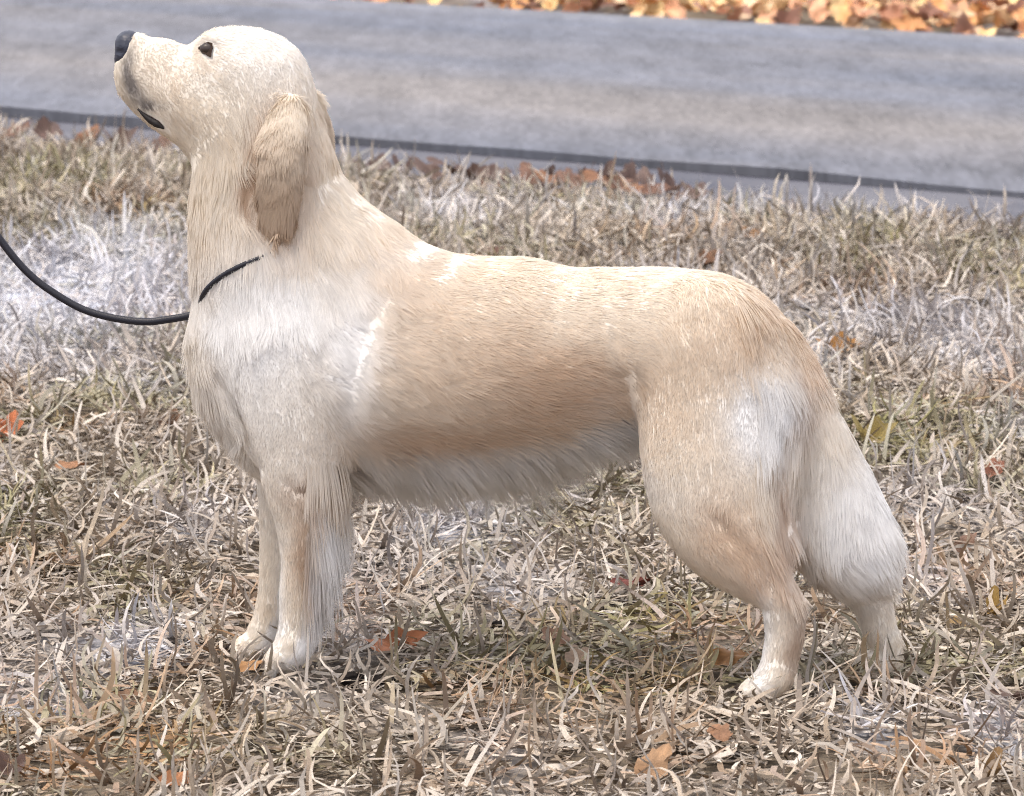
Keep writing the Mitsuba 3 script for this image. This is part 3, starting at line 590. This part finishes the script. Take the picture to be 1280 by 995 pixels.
def solid(parts, h, blend, pad=0.05, dent=None):
    """The smooth union of strung parts, as a mesh by surface nets on a grid of step h."""
    chains = {k: strung(v, min(0.008, 2 * h)) for k, v in parts.items()}
    lo = np.min([np.min(c - r, 0) for c, r, _ in chains.values()], 0) - pad
    hi = np.max([np.max(c + r, 0) for c, r, _ in chains.values()], 0) + pad
    ax = [np.arange(lo[i], hi[i] + h, h) for i in range(3)]
    D = None
    for k, (c, r, _) in chains.items():
        E = np.full([len(a) for a in ax], 0.2)
        for ci, ri in zip(c, r):
            w = ri + 0.045
            sl = tuple(slice(max(0, int((ci[i] - w[i] - lo[i]) / h)), min(len(ax[i]), int((ci[i] + w[i] - lo[i]) / h) + 2)) for i in range(3))
            g = np.stack(np.meshgrid(ax[0][sl[0]], ax[1][sl[1]], ax[2][sl[2]], indexing='ij'), -1)
            E[sl] = np.minimum(E[sl], ell(g, ci, ri))
        D = E if D is None else smin(D, E, blend.get(k, 0.035))
    if dent is not None:
        D = dent(D, ax)
    inside = D < 0
    # surface nets
    nx, ny, nz = D.shape
    corners = [(i, j, k) for i in (0, 1) for j in (0, 1) for k in (0, 1)]
    cell = lambda A, c: A[c[0]:nx - 1 + c[0], c[1]:ny - 1 + c[1], c[2]:nz - 1 + c[2]]
    cnt = sum(cell(inside, c).astype(np.int8) for c in corners)
    act = (cnt > 0) & (cnt < 8)
    acc, num = np.zeros((act.sum(), 3)), np.zeros(act.sum())
    for a in corners:
        for b in corners:
            if a < b and sum(abs(a[i] - b[i]) for i in range(3)) == 1:
                da, db = cell(D, a)[act], cell(D, b)[act]
                x = (da < 0) != (db < 0)
                t = np.where(x, da / np.where(x, da - db, 1), 0)
                acc += (x[:, None]) * (np.array(a) + t[:, None] * (np.array(b) - np.array(a)))
                num += x
    base = np.argwhere(act)
    V = lo + h * (base + acc / num[:, None])
    ids = np.full(act.shape, -1); ids[act] = np.arange(len(V))
    F = []
    for axis in range(3):
        o = [i for i in range(3) if i != axis]
        s0 = [slice(1, n - 1) for n in D.shape]; s1 = list(s0)
        s0[axis] = slice(0, D.shape[axis] - 1); s1[axis] = slice(1, D.shape[axis])
        A, B = inside[tuple(s0)], inside[tuple(s1)]
        e = np.argwhere(A != B)
        flip = A[tuple(e.T)]
        e = e + np.array([0 if i == axis else 1 for i in range(3)])
        q = []
        for du, dv in ((0, 0), (1, 0), (1, 1), (0, 1)):
            c = e.copy(); c[:, o[0]] -= du; c[:, o[1]] -= dv
            q.append(ids[tuple(c.T)])
        q = np.stack(q, -1)
        if axis == 1:
            flip = ~flip
        F.append(np.where(flip[:, None], q, q[:, ::-1]))
    F = np.vstack(F)
    m = trimesh.Trimesh(V, np.vstack([F[:, [0, 1, 2]], F[:, [0, 2, 3]]]), process=False)
    trimesh.smoothing.filter_taubin(m, lamb=0.5, nu=0.52, iterations=8)
    if m.volume < 0:
        m.invert()
    return m, chains


CREAM, TANC, WHITEC = np.array([0.81, 0.74, 0.64]), np.array([0.705, 0.58, 0.46]), np.array([0.875, 0.875, 0.88])


def coat_color(p, nn=None):
    """Coat markings by place on the body: cream, tan on the flank, rump and ears, near-white on the bib, feathering and tail; shade in folds and a rim light along the back are painted in too."""
    X, Zz = p[:, 0], p[:, 2]
    wob = (meshkit.fbm(p * 14, 3, 8) - 0.5)
    X = X + 0.03 * wob; Zz = Zz + 0.02 * (meshkit.fbm(p * 11 + 5, 2, 9) - 0.5)
    g = lambda L: sum(w * np.exp(-0.5 * (((X - a) / (sa * 0.8)) ** 2 + ((Zz - b) / (sb * 0.8)) ** 2)) for a, b, sa, sb, w in L)
    t, w, gr = np.clip(g(TAN), 0, 1.5), g(WHITE), np.clip(g(GREY), 0, 0.8)
    if nn is not None:                                        # the feathering under the belly is white
        under = sstep(0.55, 0.95, -nn[:, 2] + 0.25 * wob) * sstep(0.24, 0.30, p[:, 2]) * sstep(0.36, 0.30, p[:, 0])
        t, w = t * (1 - under), w + under
        behind = sstep(0.1, 0.5, -nn[:, 0]) * sstep(0.24, 0.28, p[:, 0]) * sstep(0.30, 0.26, p[:, 2])   # and so is the one behind the forelegs
        t, w = t * (1 - behind), w + behind
    w = np.clip(w, 0, 1)
    t = np.clip(t + 0.25 * wob, 0, 1.5)
    c = CREAM * (1 - t[:, None]) + TANC * t[:, None]
    c = c * (1 - 0.9 * w[:, None]) + WHITEC * 0.9 * w[:, None]
    br = np.clip(g(BROWN_AND_SHADE), 0, 0.85)[:, None]
    c = c * (1 - br) + np.array([0.34, 0.215, 0.135]) * br  # brown marks and the painted fold shade
    return c * (1 - gr[:, None]) + np.array([0.13, 0.12, 0.13]) * gr[:, None]


BLEND = dict(torso=0.03, chest=0.05, withers=0.05, neck=0.04, skull=0.02, cheek=0.02, muzzle=0.012, jaw=0.015, fore_near=0.035, fore_far=0.03, hind_near=0.04, hind_far=0.03, tail=0.008, breech=0.03, ridge=0.02)


def clefts(D, ax):
    """Grooves of the real animal: eye sockets, the crease behind the shoulder, the fold at the elbow."""
    gx_, gz_ = np.meshgrid(ax[0], ax[2], indexing='ij')
    q = np.stack([gx_, gz_], -1)
    soft = sstep(0.03, 0.06, np.abs(ax[1]))[None, :, None]
    for line, sigma, depth in CREASES:
        a = np.array(line)
        dist = np.full(gx_.shape, 9.0)
        for p0, p1 in zip(a[:-1], a[1:]):
            k = np.clip(((q - p0) @ (p1 - p0)) / ((p1 - p0) @ (p1 - p0)), 0, 1)
            dist = np.minimum(dist, np.linalg.norm(q - p0 - k[..., None] * (p1 - p0), axis=-1))
        D = D + depth * np.exp(-(dist / sigma) ** 2)[:, None, :] * soft
    g = np.stack(np.meshgrid(*ax, indexing='ij'), -1)
    for sy in (-1, 1):
        e = np.array([EYE[0], 0.052 * sy, EYE[1]])
        D = np.maximum(D, -(np.linalg.norm((g - e) / np.array([1.25, 1.0, 0.9]), axis=-1) - 0.011))
    return D


LEGS = ('fore_near', 'fore_far', 'hind_near', 'hind_far')
for leg in LEGS:                                              # four toes on each paw
    x, z, r, y, hw = PARTS[leg][-1]
    for k_, (dy, dx) in enumerate(((-0.75, -0.008), (-0.27, 0.002), (0.27, 0.002), (0.75, -0.008))):
        PARTS[f'{leg}_toe{k_}'] = [(x - 0.010, z + 0.002, 0.013, y + dy * hw * 0.8, 0.010), (x + 0.012 + dx, max(z, 0.018), 0.0125, y + dy * hw, 0.010), (x + 0.024 + dx, 0.011, 0.0105, y + dy * hw, 0.009)]
        BLEND[f'{leg}_toe{k_}'] = 0.006
body, chains = solid(PARTS, 0.0065, BLEND, dent=clefts)
print('body', len(body.vertices), len(body.faces))


def flow_at(p, chains, only=None):
    """Lie of the coat: the spines' directions blended by nearness; also the name of the nearest part."""
    names = list(chains)
    W, T_, dd = [], [], []
    for k in names:
        c, r, t = chains[k]
        tree = cKDTree(c / r.mean())
        _, j = cKDTree(c).query(p, k=1)
        d = np.abs(ell(p, c[j], r[j]))
        dd.append(d); W.append(np.exp(-d / 0.012) + 1e-9); T_.append(t[j])
    W = np.array(W); dd = np.array(dd)
    f = (W[..., None] * np.array(T_)).sum(0) / W.sum(0)[:, None]
    return f, np.array(names)[dd.argmin(0)], W / W.sum(0)


def strands(mesh, chains, n, length_fn, gravity=0.35, lift=0.22, avoid=(), width=0.0022, seed=1, color_fn=coat_color, k=4):
    r = np.random.default_rng(seed)
    p, fi = trimesh.sample.sample_surface(mesh, n, seed=seed)
    p = np.asarray(p)
    vn = mesh.vertex_normals
    nn = unit(vn[mesh.faces[fi]].mean(1))
    fl, part, W = flow_at(p, chains)
    L, lift_k, keep = length_fn(p, nn, part)
    for c, rad in avoid:
        keep &= np.linalg.norm(p - np.array(c), axis=1) > rad
    keep &= r.random(len(p)) < 1.1
    p, nn, fl, L, lift_k = p[keep], nn[keep], fl[keep], L[keep], lift_k[keep]
    m = len(p)
    # locks: neighbouring hairs lean the same way
    q = p * 26
    lock = np.stack([meshkit.noise(q, 3), meshkit.noise(q + 9, 4), meshkit.noise(q + 17, 5)], -1) - 0.5
    q2 = p * 70
    lock2 = np.stack([meshkit.noise(q2, 6), meshkit.noise(q2 + 9, 7), meshkit.noise(q2 + 17, 8)], -1) - 0.5
    d = unit(fl + gravity * np.array([0, 0, -1.0]))
    wavy = 1 + 0.9 * np.isin(part, ('neck', 'withers', 'chest'))[keep][:, None]
    d = d + 0.80 * wavy * lock + 0.30 * lock2 + r.normal(0, 0.045, (m, 3))
    d = unit(d - nn * (d * nn).sum(-1, keepdims=True))
    L = L * (0.65 + 0.6 * r.random(m)) * (0.8 + 0.8 * meshkit.noise(q2 + 31, 9))
    P = [p - nn * np.minimum(0.0015, 0.07 * L)[:, None]]
    lift_k = lift_k * np.where(L < 0.015, 1.45, 1.0)
    for i in range(1, k):
        up = lift * lift_k * (1.0 - 0.55 * (i - 1) / (k - 2))
        step = unit(d + nn * up[:, None] + np.array([0, 0, -1.0]) * (0.10 * i * (L[:, None] > 0.028) + 0.32 * (lift_k[:, None] - 1).clip(0, 3)))
        P.append(P[-1] + step * (L / (k - 1))[:, None])
    P = np.stack(P, 1)
    side = unit(np.cross(d, nn) + 0.25 * r.normal(size=(m, 3)))[:, None]
    w = width * (0.7 + 0.6 * r.random(m))[:, None] * np.linspace(1, 0.35, k)[None]
    tone = 0.93 + 0.12 * r.random((m, 1)) + 0.12 * (meshkit.noise(q2 + 3, 12)[:, None] - 0.5)
    C = (color_fn(p, nn) * tone)[:, None] * np.linspace(0.96, 1.06, k)[None, :, None]
    N = np.repeat(unit(nn + 0.20 * lock2 + 0.04 * r.normal(size=(m, 3)))[:, None], k, 1)
    return ribbons(world(P.reshape(-1, 3)).reshape(P.shape), (side.reshape(-1, 3) @ AX).reshape(side.shape), w, C, 'fur_matte', nrm=(N.reshape(-1, 3) @ AX).reshape(N.shape))


def body_length(p, nn, part):
    L = np.full(len(p), 0.022); up = np.ones(len(p))
    table = dict(skull=0.011, muzzle=0.006, cheek=0.012, jaw=0.009, neck=0.034, withers=0.038, chest=0.034, torso=0.024, fore_near=0.014, fore_far=0.014, hind_near=0.016, hind_far=0.016, tail=0.034, breech=0.036, ridge=0.016)
    for k_, v in table.items():
        L[part == k_] = v
    for leg in ('fore_near', 'fore_far'):                    # feathering behind the forearm
        s = (part == leg) & (nn[:, 0] < -0.25) & (p[:, 2] < 0.33)
        L[s] = 0.014 + (0.028 + 0.040 * meshkit.noise(p[s] * 45, 18)) * sstep(0.05, 0.17, p[s, 2]); up[s] = 1 + 3.2 * sstep(0.05, 0.17, p[s, 2])
    under = sstep(0.60, 0.97, -nn[:, 2]) * np.isin(part, ('torso', 'chest')) * sstep(0.36, 0.30, p[:, 0])   # belly fringe
    ragged = 0.35 + 1.1 * meshkit.noise(p * np.array([16, 30, 5.0]), 15)
    L = L + under * (0.042 - 0.016 * sstep(0.05, 0.3, p[:, 0])) * ragged; up = up + under * 3.2
    s = np.isin(part, ('hind_near', 'hind_far')) & (nn[:, 0] < -0.4) & (p[:, 2] > 0.17)
    L[s] = 0.040; up[s] = 1.6
    s = (part == 'chest') & (nn[:, 0] > 0.4)
    L[s] = 0.035
    s = p[:, 2] < 0.05
    L[s] = 0.010
    return L, up, np.ones(len(p), bool)


def surf_y(x, z, mesh, sign=-1):
    v = mesh.vertices
    s = (np.hypot(v[:, 0] - x, v[:, 2] - z) < 0.008) & (v[:, 1] * sign > 0)
    return sign * np.max(v[s, 1] * sign)


def skin(key, mesh, bsdf, color=None, smooth=True):
    m = trimesh.Trimesh(world(mesh.vertices), mesh.faces, process=False)
    if m.volume < 0:
        m.invert()
    scene[key] = mikit.ply(m, bsdf, smooth=smooth, color=color)


labels['golden_retriever'] = {'label': 'cream golden retriever standing in profile on frosty grass with its nose raised', 'category': 'dog'}
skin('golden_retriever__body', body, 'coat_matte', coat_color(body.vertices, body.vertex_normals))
nose_c = np.array([NOSE[1][0], 0.0, NOSE[1][1]])
LIP = [(x, z, r, surf_y(x, z, body) + 0.25 * r, max(0.5 * r, 0.003)) for x, z, r, _, _ in LIP]
avoid = [(nose_c, 0.026)] + [((x, y, z), r + 0.004) for x, z, r, y, _ in LIP]
eyes = []
for sy in (-1, 1):
    ey = surf_y(EYE[0], EYE[1], body, sy)
    eyes.append(np.array([EYE[0], ey - sy * 0.0035, EYE[1]]))
    avoid.append((eyes[-1] + [0.002, 0, 0], 0.0125))
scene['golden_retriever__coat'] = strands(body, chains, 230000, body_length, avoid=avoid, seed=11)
labels['golden_retriever__coat'] = {'kind': 'stuff'}

ear_len = lambda p, nn, part: (np.full(len(p), 0.019) + 0.014 * (p[:, 2] < EAR[-1][1] + 0.02), np.ones(len(p)), np.ones(len(p), bool))
for i, sy in enumerate((1, -1)):
    st = [(x, z, r, y * sy, w) for x, z, r, y, w in EAR]
    em, ech = solid({'ear': st}, 0.004, {})
    key = 'golden_retriever__ear' + ('' if i == 0 else '_001')
    ev = em.vertices
    em.vertices = ev + np.stack([0 * ev[:, 0], 0.004 * (meshkit.fbm(ev * np.array([38, 1, 22.0]), 2, 6) - 0.5) - sy * (0.008 * sstep(EAR[0][1] + 0.02, EAR[2][1], ev[:, 2]) - 0.004 * np.sin((ev[:, 0] - ev[:, 0].mean()) * 70)), 0 * ev[:, 0]], -1)
    ear_col = lambda p, nn=None: 0.15 * coat_color(p) + 0.85 * (CREAM + (TANC * [0.66, 0.60, 0.55] - CREAM) * sstep(EAR[0][1] + 0.04, EAR[5][1], p[:, 2] + 0.03 * (meshkit.fbm(p * 30, 2, 2) - 0.5))[:, None])
    skin(key, em, 'coat_matte', ear_col(em.vertices))
    scene[key + '__coat'] = strands(em, ech, 15000, ear_len, seed=21 + i, gravity=0.2, lift=0.24, color_fn=ear_col)

# eye: a dark ball between dark lids
scene['wet_black'] = {'type': 'principled', 'base_color': {'type': 'rgb', 'value': [0.030, 0.018, 0.014]}, 'roughness': 0.45, 'specular': 0.5}
scene['nose_leather'] = {'type': 'bumpmap', 'scale': 0.0006, 'arbitrary': proc(lambda p, n, uv: voronoi(p.x * 420 + p.y * 260, p.z * 420)[0], 4e-4),
                         'nested': {'type': 'principled', 'base_color': {'type': 'rgb', 'value': [0.022, 0.026, 0.045]}, 'roughness': 0.38, 'specular': 0.5}}
scene['eyelid'] = {'type': 'twosided', 'bsdf': {'type': 'diffuse', 'reflectance': {'type': 'rgb', 'value': [0.05, 0.035, 0.029]}}}
scene['lip_skin'] = {'type': 'principled', 'base_color': {'type': 'rgb', 'value': [0.016, 0.013, 0.013]}, 'roughness': 0.5, 'specular': 0.3}
scene['lid_skin'] = {'type': 'diffuse', 'reflectance': {'type': 'rgb', 'value': [0.045, 0.034, 0.030]}}
for i, c in enumerate(eyes):
    sy = -1 if i == 0 else 1
    key = 'golden_retriever__eye' + ('' if i == 0 else '_001')
    e = trimesh.creation.icosphere(subdivisions=3, radius=0.0098)
    e.vertices = e.vertices * [1.05, 0.8, 0.9] + c
    skin(key, e, 'wet_black')
    tri = np.array([(0.0142, 0.0015), (0.006, 0.0075), (-0.004, 0.0105), (-0.0092, 0.0085), (-0.0095, 0.0), (-0.0088, -0.0108), (-0.002, -0.0085), (0.006, -0.004), (0.0142, 0.0015)])
    edge = catmull(np.array([[c[0] + a, 0.0, c[2] + b] for a, b in tri]), 33)[:-1]
    wedge, wf = [], []
    for q in range(5):                                        # rings from the lid margin to the middle
        ring = edge + (c - edge) * [1, 0, 1] * (q / 5)
        wedge += [[x, surf_y(x, z, body, sy) + sy * (0.0016 - 0.0012 * (q > 1)), z] for x, _, z in ring]
    for q in range(4):
        wf += [[q * 32 + k, q * 32 + (k + 1) % 32, q * 32 + 32 + (k + 1) % 32, q * 32 + 32 + k] for k in range(32)]
    lid = trimesh.Trimesh(wedge, np.array([[a, b, d] for a, b, d, e in wf] + [[a, d, e] for a, b, d, e in wf]), process=False)
    scene[key + '__lid'] = mikit.ply((world(lid.vertices), lid.faces), 'eyelid', smooth=True)

nm, _ = solid({'nose': NOSE}, 0.002, {}, pad=0.02)
for sy in (-1, 1):                                            # nostrils: dented in
    n_c = np.array([NOSE[1][0] + 0.006, sy * 0.017, NOSE[1][1] - 0.002])
    dv = nm.vertices - n_c
    w = np.exp(-((dv / [0.006, 0.008, 0.004]) ** 2).sum(1))
    nm.vertices = nm.vertices - w[:, None] * np.array([0.0, sy * 0.007, 0.0])
skin('golden_retriever__nose', nm, 'nose_leather')
lips = catmull([(x, y - 0.2 * r, z) for x, z, r, y, _ in LIP], 30)
skin('golden_retriever__lip', tube(lips, np.interp(np.linspace(0, 1, 30), np.linspace(0, 1, len(LIP)), [0.0012] + [r * 0.8 for _, _, r, _, _ in LIP[1:-1]] + [0.0012]), 10), 'lip_skin')
for leg in LEGS:                                              # a claw at each toe
    for k_ in range(4):
        x, z, r, y, _ = PARTS[f'{leg}_toe{k_}'][-1]
        base = np.array([x + r * 0.7, y, z + 0.001])
        path = np.array([base, base + [0.007, 0, -0.0005], base + [0.012, 0, -0.005]])
        skin(numbered('golden_retriever__claw'), tube(path, [0.0030, 0.0026, 0.0008], 6), 'lid_skin')

# ------------------------------------------------------------------ the leash: a thin black cord with its loop round the neck
scene['black_cord'] = {'type': 'principled', 'base_color': {'type': 'rgb', 'value': [0.012, 0.012, 0.02]}, 'roughness': 0.5, 'specular': 0.4}
labels['leash'] = {'label': 'thin black leash hanging in a curve from the left to the dog\'s neck', 'category': 'leash'}
lp = np.array([[x, 0.0, z] for x, z in LEASH])
skin('leash__cord', tube(catmull(lp, 90), 0.0058, 10), 'black_cord')
sink = [0.0, -0.002, -0.001, 0.0035, 0.010, 0.014]            # the loop sinks into the ruff towards the nape
cs = np.array([[x, surf_y(x, z, body, -1) + k, z] for (x, z), k in zip(COLLAR, sink)])
front = np.array([[LEASH[0][0] - 0.012, -0.02, LEASH[0][1] + 0.008], [LEASH[0][0] - 0.012, 0.02, LEASH[0][1] + 0.008]])
loop = np.vstack([cs[::-1], front, [[x, -y, z] for x, y, z in cs]])
skin('leash__neck_loop', tube(catmull(loop, 110), 0.0042, 8), 'black_cord')
